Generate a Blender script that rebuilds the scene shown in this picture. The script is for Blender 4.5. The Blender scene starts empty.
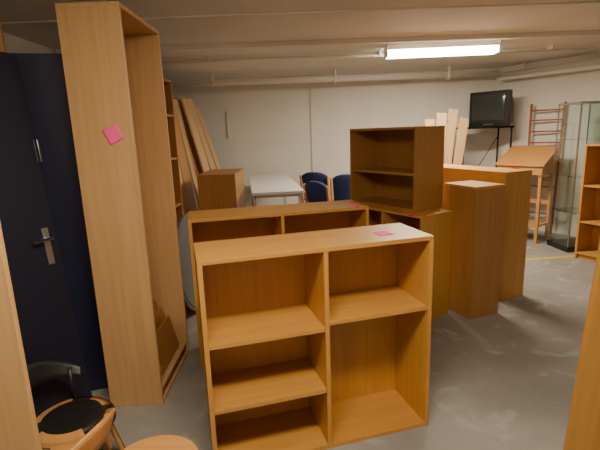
import bpy, math, bmesh, random
from mathutils import Matrix, Vector
random.seed(4)
rad=math.radians
scene=bpy.context.scene

# ---------------------------------------------------------------- materials
def new_mat(name):
    m=bpy.data.materials.new(name); m.use_nodes=True
    nt=m.node_tree; b=nt.nodes['Principled BSDF']
    return m,nt,b
def plain(name,col,rough=.5,metal=0,spec=.5,noise=0.0,nscale=8):
    m,nt,b=new_mat(name)
    b.inputs['Roughness'].default_value=rough
    b.inputs['Metallic'].default_value=metal
    b.inputs['Specular IOR Level'].default_value=spec
    if noise>0:
        tc=nt.nodes.new('ShaderNodeTexCoord'); n=nt.nodes.new('ShaderNodeTexNoise')
        n.inputs['Scale'].default_value=nscale; n.inputs['Detail'].default_value=6
        r=nt.nodes.new('ShaderNodeValToRGB')
        r.color_ramp.elements[0].position=.3; r.color_ramp.elements[1].position=.7
        r.color_ramp.elements[0].color=(*[c*(1-noise) for c in col],1)
        r.color_ramp.elements[1].color=(*[min(1,c*(1+noise)) for c in col],1)
        nt.links.new(tc.outputs['Object'],n.inputs['Vector'])
        nt.links.new(n.outputs['Fac'],r.inputs['Fac']); nt.links.new(r.outputs['Color'],b.inputs['Base Color'])
    else: b.inputs['Base Color'].default_value=(*col,1)
    return m
def wood(name,col,axis='Z',rough=.40,var=.11):
    m,nt,b=new_mat(name)
    tc=nt.nodes.new('ShaderNodeTexCoord'); mp=nt.nodes.new('ShaderNodeMapping')
    s={'X':(.8,22,22),'Y':(22,.8,22),'Z':(22,22,.8)}[axis]
    mp.inputs['Scale'].default_value=s
    n=nt.nodes.new('ShaderNodeTexNoise'); n.inputs['Scale'].default_value=1.6; n.inputs['Detail'].default_value=8; n.inputs['Distortion'].default_value=.5
    mp2=nt.nodes.new('ShaderNodeMapping'); s2={'X':(3,150,150),'Y':(150,3,150),'Z':(150,150,3)}[axis]
    mp2.inputs['Scale'].default_value=s2
    n2=nt.nodes.new('ShaderNodeTexNoise'); n2.inputs['Scale'].default_value=1; n2.inputs['Detail'].default_value=2
    mx=nt.nodes.new('ShaderNodeMath'); mx.operation='MULTIPLY_ADD'; mx.inputs[1].default_value=.35
    r=nt.nodes.new('ShaderNodeValToRGB')
    r.color_ramp.elements[0].position=.45; r.color_ramp.elements[1].position=.9
    r.color_ramp.elements[0].color=(col[0]*(1-var),col[1]*(1-var*1.3),col[2]*(1-var*1.6),1)
    r.color_ramp.elements[1].color=(min(1,col[0]*(1+var*.6)),min(1,col[1]*(1+var*.7)),min(1,col[2]*(1+var*.8)),1)
    L=nt.links.new
    L(tc.outputs['Object'],mp.inputs['Vector']); L(mp.outputs['Vector'],n.inputs['Vector'])
    L(tc.outputs['Object'],mp2.inputs['Vector']); L(mp2.outputs['Vector'],n2.inputs['Vector'])
    L(n2.outputs['Fac'],mx.inputs[0]); L(n.outputs['Fac'],mx.inputs[2])
    L(mx.outputs[0],r.inputs['Fac']); L(r.outputs['Color'],b.inputs['Base Color'])
    b.inputs['Roughness'].default_value=rough
    return m
BE=(.53,.262,.056)
W_Z=wood('beech_vertical',BE,'Z'); W_X=wood('beech_horizontal',BE,'X')
W_PZ=wood('pale_birch_vertical',(.55,.325,.140),'Z')
W_PX=wood('pale_birch_horizontal',(.55,.325,.140),'X')
W_DZ=wood('brown_beech_vertical',(.37,.175,.045),'Z'); W_DX=wood('brown_beech_horizontal',(.37,.175,.045),'X')
W_PINE=wood('pine_board',(.66,.44,.23),'Z',.6)
W_RED=wood('reddish_wood',(.42,.13,.06),'Z',.45)
W_OR=wood('orange_pine',(.55,.27,.08),'X',.4)
M_BLUE=plain('dark_blue_laminate',(.015,.016,.044),.42,noise=.15)
M_BLUE2=plain('blue_black_laminate',(.010,.011,.028),.4)
M_STEEL=plain('brushed_steel',(.5,.5,.52),.35,1)
M_BLACK=plain('black_plastic',(.012,.012,.013),.4)
M_BLKMET=plain('black_metal',(.02,.02,.02),.45,.6)
M_PINK=plain('pink_paper',(.95,.10,.32),.7)
M_WHITE=plain('white_enamel',(.75,.73,.69),.35)
M_TABLE=plain('white_laminate',(.74,.74,.74),.35)
M_DGREY=plain('dark_grey_linoleum',(.13,.135,.14),.5)
M_DBROWN=plain('dark_brown_leather',(.022,.016,.014),.5,noise=.2,nscale=30)
M_FAB=plain('navy_fabric',(.02,.035,.12),.9,noise=.2,nscale=60)
M_RED=plain('red_plastic',(.6,.03,.02),.45)
M_PIPE=plain('painted_pipe',(.78,.74,.68),.45)
M_YEL=plain('yellow_floor_paint',(.66,.45,.05),.6,noise=.15)
m,nt,b=new_mat('tv_screen_glass'); b.inputs['Base Color'].default_value=(.035,.042,.042,1); b.inputs['Roughness'].default_value=.15; M_SCR=m
m,nt,b=new_mat('cabinet_glass'); b.inputs['Base Color'].default_value=(.80,.92,.88,1); b.inputs['Roughness'].default_value=.03
b.inputs['Transmission Weight'].default_value=1; b.inputs['IOR'].default_value=1.45; M_GLASS=m
m,nt,b=new_mat('lamp_diffuser'); b.inputs['Base Color'].default_value=(.9,.88,.8,1)
b.inputs['Emission Color'].default_value=(1,.87,.68,1); b.inputs['Emission Strength'].default_value=32; M_LAMP=m

# ---------------------------------------------------------------- builder
class B:
    def __init__(s,name): s.name=name; s.bm=bmesh.new(); s.mats=[]
    def mi(s,m):
        if m not in s.mats: s.mats.append(m)
        return s.mats.index(m)
    def _tag(s,n0,m,smooth=False):
        i=s.mi(m)
        s.bm.faces.ensure_lookup_table()
        for f in s.bm.faces[n0:]: f.material_index=i; f.smooth=smooth
    def box(s,x0,x1,y0,y1,z0,z1,m,mat=None):
        n0=len(s.bm.faces)
        M=Matrix.Translation(((x0+x1)/2,(y0+y1)/2,(z0+z1)/2))@Matrix.Diagonal((abs(x1-x0),abs(y1-y0),abs(z1-z0),1))
        if mat is not None: M=mat@M
        bmesh.ops.create_cube(s.bm,size=1,matrix=M); s._tag(n0,m)
    def cyl(s,p,q,r,m,seg=14,r2=None):
        n0=len(s.bm.faces); p=Vector(p); q=Vector(q); d=q-p
        M=Matrix.Translation((p+q)/2)@d.to_track_quat('Z','Y').to_matrix().to_4x4()
        bmesh.ops.create_cone(s.bm,cap_ends=True,segments=seg,radius1=r,radius2=r if r2 is None else r2,depth=d.length,matrix=M); s._tag(n0,m,seg>8)
        s.bm.faces.ensure_lookup_table()
        for f in s.bm.faces[n0:]:
            if len(f.verts)>4: f.smooth=False
    def tube(s,pts,r,m):
        for a,c in zip(pts,pts[1:]): s.cyl(a,c,r,m,10)
        for p in pts[1:-1]:
            n0=len(s.bm.faces); bmesh.ops.create_icosphere(s.bm,subdivisions=1,radius=r,matrix=Matrix.Translation(p)); s._tag(n0,m,True)
    def hexa(s,v,m):
        n0=len(s.bm.faces); vs=[s.bm.verts.new(p) for p in v]
        for f in ((3,2,1,0),(4,5,6,7),(0,1,5,4),(1,2,6,5),(2,3,7,6),(3,0,4,7)): s.bm.faces.new([vs[i] for i in f])
        s._tag(n0,m)
    def grid(s,fn,nu,nv,m,th):
        n0=len(s.bm.faces)
        g=[[s.bm.verts.new(fn(i/nu,j/nv)) for j in range(nv+1)] for i in range(nu+1)]
        fs=[s.bm.faces.new((g[i][j],g[i+1][j],g[i+1][j+1],g[i][j+1])) for i in range(nu) for j in range(nv)]
        bmesh.ops.recalc_face_normals(s.bm,faces=fs)
        bmesh.ops.solidify(s.bm,geom=fs,thickness=th); s._tag(n0,m,True)
    def done(s,loc=(0,0,0),rz=0,bevel=.0015,rot=None,ground=False):
        me=bpy.data.meshes.new(s.name); s.bm.normal_update(); s.bm.to_mesh(me); s.bm.free()
        for m in s.mats: me.materials.append(m)
        o=bpy.data.objects.new(s.name,me); scene.collection.objects.link(o)
        o.location=loc; o.rotation_euler=rot if rot else (0,0,rad(rz))
        if bevel:
            md=o.modifiers.new('bevel','BEVEL'); md.width=bevel; md.segments=2; md.limit_method='ANGLE'; md.angle_limit=rad(40)
        if ground:
            bpy.context.view_layer.update()
            z=min((o.matrix_world@v.co).z for v in me.vertices); o.location.z-=z
        return o

# ---------------------------------------------------------------- room
def room_mat(name,c1,c2,scale,rough,c3=None,bump=.02):
    m,nt,b=new_mat(name); L=nt.links.new
    tc=nt.nodes.new('ShaderNodeTexCoord')
    n=nt.nodes.new('ShaderNodeTexNoise'); n.inputs['Scale'].default_value=scale; n.inputs['Detail'].default_value=9; n.inputs['Roughness'].default_value=.62
    r=nt.nodes.new('ShaderNodeValToRGB'); e=r.color_ramp.elements
    e[0].position=.32; e[0].color=(*c1,1); e[1].position=.68; e[1].color=(*c2,1)
    L(tc.outputs['Object'],n.inputs['Vector']); L(n.outputs['Fac'],r.inputs['Fac'])
    out=r.outputs['Color']
    if c3:
        n2=nt.nodes.new('ShaderNodeTexNoise'); n2.inputs['Scale'].default_value=scale*2.3; n2.inputs['Detail'].default_value=7; n2.inputs['Distortion'].default_value=1.2
        r2=nt.nodes.new('ShaderNodeValToRGB'); r2.color_ramp.elements[0].position=.55; r2.color_ramp.elements[1].position=.70
        mx=nt.nodes.new('ShaderNodeMix'); mx.data_type='RGBA'
        L(tc.outputs['Object'],n2.inputs['Vector']); L(n2.outputs['Fac'],r2.inputs['Fac']); L(r2.outputs['Color'],mx.inputs[0])
        L(out,mx.inputs[6]); mx.inputs[7].default_value=(*c3,1); out=mx.outputs[2]
    L(out,b.inputs['Base Color']); b.inputs['Roughness'].default_value=rough
    n3=nt.nodes.new('ShaderNodeTexNoise'); n3.inputs['Scale'].default_value=60; bp=nt.nodes.new('ShaderNodeBump'); bp.inputs['Strength'].default_value=.15; bp.inputs['Distance'].default_value=bump
    L(tc.outputs['Object'],n3.inputs['Vector']); L(n3.outputs['Fac'],bp.inputs['Height']); L(bp.outputs['Normal'],b.inputs['Normal'])
    return m
M_WALL=room_mat('painted_wall',(.76,.73,.67),(.83,.80,.74),1.5,.75)
M_CEIL=room_mat('painted_ceiling',(.67,.63,.56),(.76,.72,.65),1.2,.8)
M_FLOOR=room_mat('worn_concrete_floor',(.225,.213,.192),(.32,.305,.28),1.5,.6,(.40,.385,.36))
HC=2.5
def wall(name,p,q,th=.12):
    p=Vector((*p,0)); q=Vector((*q,0)); d=q-p
    w=B(name); w.box(0,d.length,0,th,0,HC,M_WALL)
    return w.done(p,math.degrees(math.atan2(d.y,d.x)),0)
BL=(-2.4,7.54); BR=(3.21,7.21); K=(5.4,3.9)
f_=B('floor'); f_.box(-2.6,5.7,-1.7,7.8,-.1,0,M_FLOOR); f_.done(bevel=0)
c_=B('ceiling'); c_.box(-2.6,5.7,-1.7,7.8,HC,HC+.1,M_CEIL); c_.done(bevel=0)
wall('wall_back',BL,BR); wall('wall_right',BR,K); wall('wall_right_near',K,(5.4,-1.5)); wall('wall_front',(5.4,-1.5),(-2.4,-1.5)); wall('wall_left',(-2.4,-1.5),BL)
t=B('trim_1'); t.box(-2.38,4.4,4.60,4.68,HC-.045,HC,M_CEIL); t.done(rz=0,bevel=.004)
t=B('trim_2'); t.box(-2.38,5.0,3.55,3.58,HC-.012,HC,M_CEIL); t.done(bevel=.004)
y=B('floor_marking_line'); y.box(0,1.3,-.03,.03,.0005,.002,M_YEL); y.done((2.62,5.02,0),8,0)
p=B('ceiling_pipe'); p.cyl((-2.38,6.6,2.36),(3.05,6.85,2.38),.045,M_PIPE,20)
for x in (-1.2,.6,2.3):
    yy=6.6+(x+2.38)*.046; p.box(x-.012,x+.012,yy-.055,yy+.055,2.31,HC,M_PIPE)
p.done(bevel=0)
p=B('ceiling_conduit'); p.cyl((-2.38,5.3,2.46),(3.6,5.45,2.46),.02,M_PIPE,12)
for x in (-1,1,3): p.box(x-.01,x+.01,5.3,5.45,2.455,HC,M_PIPE)
p.done(bevel=0)
p=B('wall_pipe'); dv=Vector((K[0]-BR[0],K[1]-BR[1],0)).normalized(); nv=Vector((dv.y,-dv.x,0))
a0=Vector((*BR,0))+nv*.12
p.cyl(a0+dv*.2+Vector((0,0,2.36)),a0+dv*3.6+Vector((0,0,2.36)),.05,M_PIPE,20)
p.cyl(a0+dv*.2+nv*.12+Vector((0,0,2.30)),a0+dv*3.6+nv*.12+Vector((0,0,2.30)),.03,M_PIPE,16)
for k in (.5,1.6,2.7):
    c=a0+dv*k; p.cyl(c+Vector((0,0,2.3)),c+Vector((0,0,HC)),.012,M_PIPE)
c=a0+dv*1.75-nv*.08; p.cyl(c+Vector((0,0,1.5)),c+Vector((0,0,2.36)),.02,M_PIPE)
p.done(bevel=0)
p=B('wall_conduit'); 
p.cyl((-1.15,7.44,1.55),(-1.15,7.44,2.0),.010,M_PIPE); p.cyl((.25,7.35,.5),(.25,7.35,2.33),.007,M_PIPE)
p.done(bevel=0)

# ---------------------------------------------------------------- ceiling lamp
def lamp(loc,rz,power):
    l=B('ceiling_lamp')
    l.box(-.60,.60,-.10,.10,-.06,0,M_WHITE)
    l.box(-.585,.585,-.085,.085,-.125,-.06,M_LAMP)
    l.box(-.60,-.585,-.10,.10,-.13,-.06,M_WHITE); l.box(.585,.60,-.10,.10,-.13,-.06,M_WHITE)
    o=l.done(loc,rz,.004)
    d=bpy.data.lights.new('ceiling_lamp_light','AREA'); d.shape='RECTANGLE'; d.size=1.15; d.size_y=.16; d.energy=power; d.color=(1,.86,.66)
    lo=bpy.data.objects.new('tube_light',d); scene.collection.objects.link(lo); lo.parent=o; lo.location=(0,0,-.135)
lamp((1.60,5.0,HC),-3,95)
lamp((.0,.80,HC),0,42)

# ---------------------------------------------------------------- bookcases
def bookcase(name,w,h,d,cols,loc,rz,mv=W_Z,mh=W_X,back=True,t=.022,kick=0):
    b=B(name)
    b.box(0,w,0,d,h-t,h,mh); b.box(t,w-t,0.002,d,kick,kick+t,mh)
    b.box(0,t,0,d,0,h-t,mv); b.box(w-t,w,0,d,0,h-t,mv)
    if kick: b.box(t,w-t,.03,.045,0,kick,mh)
    if back: b.box(t,w-t,d-.012,d-.004,kick+t,h-t,mv)
    x=t; inner=w-2*t
    for i,(fr,sh) in enumerate(cols):
        x2=x+inner*fr
        if i<len(cols)-1: b.box(x2-t/2,x2+t/2,.002,d-.012,kick+t,h-t,mv)
        l=x+(t/2 if i else 0)+.0005; r=x2-(t/2 if i<len(cols)-1 else 0)-.0005
        for z in sh: b.box(l,r,.006,d-.013,z-t/2,z+t/2,mh)
        x=x2
    return b.done(loc,rz)
bookcase('bookcase',1.16,1.075,.35,[(.508,[.33,.66]),(.492,[.69])],(-.450,1.79,0),15.5)
bookcase('bookcase',1.26,1.07,.35,[(.5,[.35,.7]),(.5,[.7])],(-.73,2.77,0),13)
bookcase('tall_bookcase',.66,2.28,.32,[(1,[.09])],(-.875,2.37,0),90,W_PZ,W_PX)
ang=-56.7; dx=Vector((math.cos(rad(ang)),math.sin(rad(ang)),0)); dy=Vector((-dx.y,dx.x,0))
FR=Vector((.97,3.36,0)); LH=.92
bookcase('low_cabinet',.90,LH,.37,[(.5,[.45]),(.5,[.45])],FR-dx*.90,ang)
FU=FR-dx*.15+dy*.08
bookcase('bookcase',.82,.70,.35,[(1,[.31])],FU-dx*.82+Vector((0,0,LH)),ang,W_DZ,W_DX)
def unit(name,w,d,h,loc,rz,mv,mh):
    b=B(name); t=.02
    b.box(0,w,0,d,h-t,h,mh); b.box(0,w,0,t,0,h-t,mv); b.box(0,t,t,d,0,h-t,mv); b.box(w-t,w,t,d,0,h-t,mv)
    b.box(t,w-t,t,d-.01,.0,t,mh); b.box(t,w-t,t,d-.01,h*.5-t/2,h*.5+t/2,mh)
    return b.done(loc,rz)
unit('storage_cabinet',.31,.38,1.13,(1.415,3.42,0),22,W_DZ,W_X)  # shade on the side faces painted in: browner wood than the beech top
unit('storage_cabinet',.33,1.10,1.20,(1.82,3.79,0),24,W_Z,W_X)
unit('small_cabinet',.42,.80,1.18,(-1.12,4.80,0),0,W_DZ,W_DX)

# ---------------------------------------------------------------- boards, left
bookcase('tall_bookcase',.85,2.12,.33,[(1,[.5,.95,1.4,1.8])],(-1.17,3.45,0),90,W_DZ,W_DX)
for i,(x0,y0,x1,wd,h,mt) in enumerate([(-1.20,4.52,-1.42,.32,2.12,W_PINE),(-1.27,4.54,-1.49,.3,2.05,W_OR),(-1.24,4.92,-1.48,.32,2.12,W_PINE),(-1.24,5.35,-1.52,.34,2.15,W_OR),
      (-1.22,5.82,-1.56,.26,2.1,W_PINE),(-1.02,6.05,-1.50,.34,2.15,W_PINE),(-1.12,6.05,-1.60,.34,2.15,W_OR),(-.97,6.42,-1.53,.3,2.2,W_PINE),(-.92,6.78,-1.52,.26,2.1,W_PINE),(-1.04,6.78,-1.64,.3,2.15,W_OR)]):
    b=B('wooden_plank'); b.box(-.012,.012,-wd/2,wd/2,0,h,mt)
    b.done((x0,y0,0),rot=(0,math.atan2(x1-x0,h),0),ground=True)
b=B('round_tabletop'); b.cyl((-.014,0,.46),(.010,0,.46),.46,W_OR,48); b.cyl((.010,0,.46),(.016,0,.46),.435,M_DGREY,48)
b.done((-.95,3.90,0),rot=(0,rad(-5),rad(-6)),ground=True)
b=B('loose_shelf_boards')
for i in range(3):
    b.box(0,.018,-.26+.03*i,.26-.03*i,0,.34-.05*i,W_DZ,Matrix.Translation((.045*i,0,0))@Matrix.Rotation(rad(-12),4,'Y'))
b.done((-1.02,2.72,.115),0,.002)

# dark blue doors
def bdoor(mat,loc,rz,tilt,w,h,lock):
    b=B('blue_door'); b.box(-w,0,0,.04,0,h,mat)
    if lock:
        b.box(-.075,-.04,-.004,0,.95,1.15,M_STEEL); b.cyl((-.057,0,1.09),(-.057,-.05,1.09),.009,M_STEEL); b.cyl((-.057,-.05,1.09),(-.15,-.05,1.09),.009,M_STEEL)
        b.box(-.012,.003,-.003,.043,1.50,1.62,M_STEEL); b.cyl((0.004,-.006,1.50),(.004,-.006,1.62),.006,M_STEEL)
    return b.done(loc,rot=(rad(tilt),0,rad(rz)),ground=True,bevel=.002)
bdoor(M_BLUE,(-1.215,2.60,0),15,0,.9,2.08,False)
bdoor(M_BLUE2,(-1.235,2.27,0),60,-6.5,.8,2.06,True)
b=B('wooden_plank'); b.box(-.05,.05,-.02,.02,0,2.44,W_OR); b.done((-1.72,2.66,0),20)

b=B('wood_panel'); b.box(-.45,0,0,.022,0,2.0,W_PZ); b.done((-.855,1.2,0),5)
b=B('wood_panel'); b.box(0,.45,0,.022,0,1.95,W_Z); b.done((1.09,1.6,0),rot=(0,rad(3.2),rad(-4)),ground=True)

def note(loc,rot,s=.076):
    b=B('sticky_note')
    b.grid(lambda u,v:((u-.5)*s,(v-.5)*s,.001+.010*max(0,v-.6)**1.5),8,8,M_PINK,.0006)
    return b.done(loc,rot=rot,bevel=0)
note((-.98,2.368,1.625),(rad(90),rad(-25),0),.085)
note((.43,2.18,1.0755),(0,0,rad(25)))
note((.40,3.11,1.0705),(0,0,rad(-10)))
note((.925,3.47,LH+.0005),(0,0,rad(10)),.07)

# ---------------------------------------------------------------- TV and stand
b=B('crt_television')
b.box(-.29,.29,-.02,.10,0,.50,M_BLACK)
b.hexa([(-.27,.10,.02),(.27,.10,.02),(.17,.44,.05),(-.17,.44,.05),(-.27,.10,.48),(.27,.10,.48),(.17,.44,.34),(-.17,.44,.34)],M_BLACK)
def scr(u,v):
    x=(u-.5)*2; z=(v-.5)*2
    return (x*.245,-.022-.018*(1-x*x*.6-z*z*.4),.27+z*.19)
b.grid(scr,10,8,M_SCR,.004)
b.box(-.28,.28,-.024,-.019,.01,.05,M_BLKMET)
for i in range(5): b.box(-.05+i*.03,-.035+i*.03,-.028,-.024,.022,.034,M_STEEL)
b.done((2.84,6.58,1.60),-50,.012)
b=B('tv_stand')
for x in (-.38,.34):
    for yy in (-.2,.2): b.cyl((x,yy,0),(x,yy,1.57),.014,M_BLKMET)
for z in (.25,.85): b.box(-.38,.34,-.2,.2,z,z+.02,M_BLKMET)
b.box(-.41,.37,-.22,.22,1.57,1.60,M_BLKMET)
for x in (-.38,.34): b.cyl((x,-.2,.1),(x,.2,.1),.012,M_BLKMET)
b.cyl((-.38,.2,.3),(.34,.2,1.45),.006,M_BLKMET)
b.done((2.84,6.74,0),2,.003)

# slant top desk
b=B('slant_top_desk')
h0,h1=1.06,1.29; D=.22; W=.31
for x in (-W+.04,W-.04):
    for yy in (-.17,.17): b.box(x-.02,x+.02,yy-.02,yy+.02,0,.96,W_OR)
b.box(-W,W,-D,D,.94,.955,W_OR); b.box(-W,W,-D,-D+.015,.955,h0,W_OR)
for x in (-W,W-.015):
    b.hexa([(x,-D,.955),(x+.015,-D,.955),(x+.015,D,.955),(x,D,.955),(x,-D,h0),(x+.015,-D,h0),(x+.015,D,h1),(x,D,h1)],W_OR)
b.box(-W,W,D-.015,D,.955,h1,W_OR)
b.hexa([(-W-.02,-D-.03,h0-.005),(W+.02,-D-.03,h0-.005),(W+.02,D+.01,h1),(-W-.02,D+.01,h1),(-W-.02,-D-.03,h0+.015),(W+.02,-D-.03,h0+.015),(W+.02,D+.01,h1+.02),(-W-.02,D+.01,h1+.02)],W_OR)
b.box(-W+.04,W-.04,-.17,.17,.22,.24,W_OR)
for x in (-W+.04,W-.04): b.box(x-.012,x+.012,-.17,.17,.84,.9,W_OR)
b.box(-W+.04,W-.04,.16,.18,.5,.56,W_OR)
b.box(-.10,.0,-D-.015,-D,.97,1.035,M_RED)
b.done((3.20,6.08,0),-52,.003)

b=B('ladder_back_rack')
for x in (-.2,.2): b.cyl((x,0,0),(x*1.12,.05,1.9),.017,W_RED)
for z in (.3,.7,1.1,1.34,1.5,1.66,1.8): b.cyl((-.22,.03,z),(.22,.03,z),.011,W_RED)
b.done((3.58,6.38,0),-50,0,ground=True)

b=B('glass_display_cabinet'); w,d,h=.42,.42,1.85
b.box(0,w,0,d,0,.07,M_BLACK); b.box(0,w,0,d,h-.02,h,M_STEEL)
for x in (.006,w-.006):
    for yy in (.006,d-.006): b.box(x-.006,x+.006,yy-.006,yy+.006,.07,h-.02,M_STEEL)
for z in (.5,.95,1.4): b.box(.018,w-.018,.018,d-.018,z,z+.006,M_GLASS)
b.box(.003,.007,.018,d-.018,.07,h-.02,M_GLASS); b.box(w-.007,w-.003,.018,d-.018,.07,h-.02,M_GLASS)
b.box(.018,w-.018,.003,.007,.07,h-.02,M_GLASS)
b.done((3.37,5.27,0),3,0)
bookcase('bookcase',.9,1.36,.30,[(1,[.45,.88])],(3.32,5.05,0),-62,W_Z,W_X,kick=.06)

# ---------------------------------------------------------------- blue chairs
def chair(loc,rz):
    b=B('upholstered_chair')
    for x in (-.22,.22):
        b.cyl((x,-.2,0),(x,-.2,.62),.016,W_OR); b.tube([Vector((x,.2,0)),Vector((x,.21,.5)),Vector((x,.28,1.0))],.016,W_OR)
        b.box(x-.02,x+.02,-.24,.24,.62,.645,W_OR); b.box(x-.01,x+.01,-.2,.2,.38,.42,W_OR)
    b.box(-.21,.21,-.23,.2,.42,.49,M_FAB)
    def bk(u,v):
        x=(u-.5)*2
        return (x*.20,.21+.075*v+.03*(1-x*x),.62+.42*v-.05*v*abs(x)**3)
    b.grid(bk,10,6,M_FAB,.045)
    b.done(loc,rz,.006)
chair((.42,5.2,0),125); chair((.72,6.0,0),165); chair((.36,6.45,0),150); chair((1.25,6.5,0),170)
b=B('white_table'); b.box(-.29,.29,-1.2,1.2,.95,.98,M_TABLE)
for x in (-.26,.26):
    for yy in (-1,1): b.cyl((x,yy,0),(x,yy,.95),.018,M_STEEL)
b.box(-.26,.26,-1.0,-.98,.89,.95,M_STEEL); b.box(-.26,.26,.98,1.0,.89,.95,M_STEEL)
b.done((-.37,5.9,0),7,.003)
for i,(x,yy,hh) in enumerate([(1.80,5.95,1.72),(1.90,6.0,1.80),(2.02,6.07,1.66),(2.0,6.2,1.86),(2.13,6.15,1.74)]):
    b=B('pine_board'); b.box(-.07,.07,-.012,.012,0,hh,W_PINE); b.done((x,yy,0),rot=(rad(-3),rad(1+2*i),rad(12-10*(i%2))),ground=True)

# ---------------------------------------------------------------- foreground left: bentwood chairs with dark seats, stool
def bent_chair(loc,rz,zs,R,mb):
    b=B('bentwood_chair')
    b.cyl((0,0,zs-.035),(0,0,zs-.012),R,W_OR,40)
    b.cyl((0,0,zs-.012),(0,0,zs+.008),R*.96,M_DBROWN,40,R*.92); b.cyl((0,0,zs+.008),(0,0,zs+.018),R*.92,M_DBROWN,40,R*.7)
    for k in range(4):
        a=rad(45+90*k); b.cyl(((R+.02)*math.cos(a),(R+.02)*math.sin(a),0),(R*.75*math.cos(a),R*.75*math.sin(a),zs-.036),.014,W_OR)
    def band(u,v):
        a=rad(20+140*u); k=math.sin(math.pi*u)
        return ((R+.02+.03*v)*math.cos(a),(R+.02+.03*v)*math.sin(a),zs+.10+.04*k+.11*v*(.35+.65*k))
    b.grid(band,28,4,mb,.012)
    for d in (35,145):
        a=rad(d); b.cyl(((R+.005)*math.cos(a),(R+.005)*math.sin(a),zs-.03),((R+.02)*math.cos(a),(R+.02)*math.sin(a),zs+.16),.011,mb)
    b.done(loc,rz,0)
bent_chair((-.97,1.45,0),-105,.34,.18,W_OR)
bent_chair((-1.12,1.84,0),80,.30,.19,M_BLACK)
def stool(loc,rz,H):
    b=B('round_stool')
    b.cyl((0,0,H-.03),(0,0,H),.17,W_OR,40)
    for k in range(4):
        a=rad(45+90*k); b.cyl((.17*math.cos(a),.17*math.sin(a),0),(.11*math.cos(a),.11*math.sin(a),H-.03),.015,W_OR)
    for k in range(4):
        a=rad(45+90*k); c=rad(135+90*k); b.cyl((.145*math.cos(a),.145*math.sin(a),.18),(.145*math.cos(c),.145*math.sin(c),.18),.008,W_OR)
    b.done(loc,rz,.003)
stool((-.56,1.34,0),0,.45)

# ---------------------------------------------------------------- world + camera
w=bpy.data.worlds.new('world'); scene.world=w; w.use_nodes=True
w.node_tree.nodes['Background'].inputs[0].default_value=(1,.85,.7,1); w.node_tree.nodes['Background'].inputs[1].default_value=.05
cam=bpy.data.cameras.new('camera'); co=bpy.data.objects.new('camera',cam); scene.collection.objects.link(co)
cam.sensor_width=36; cam.lens=433/600*36; cam.clip_start=.02
co.matrix_world=Matrix.Translation((0,0,1.6))@(Matrix.Rotation(rad(78),3,'X')@Matrix.Rotation(rad(-2),3,'Z')).to_4x4()
scene.camera=co
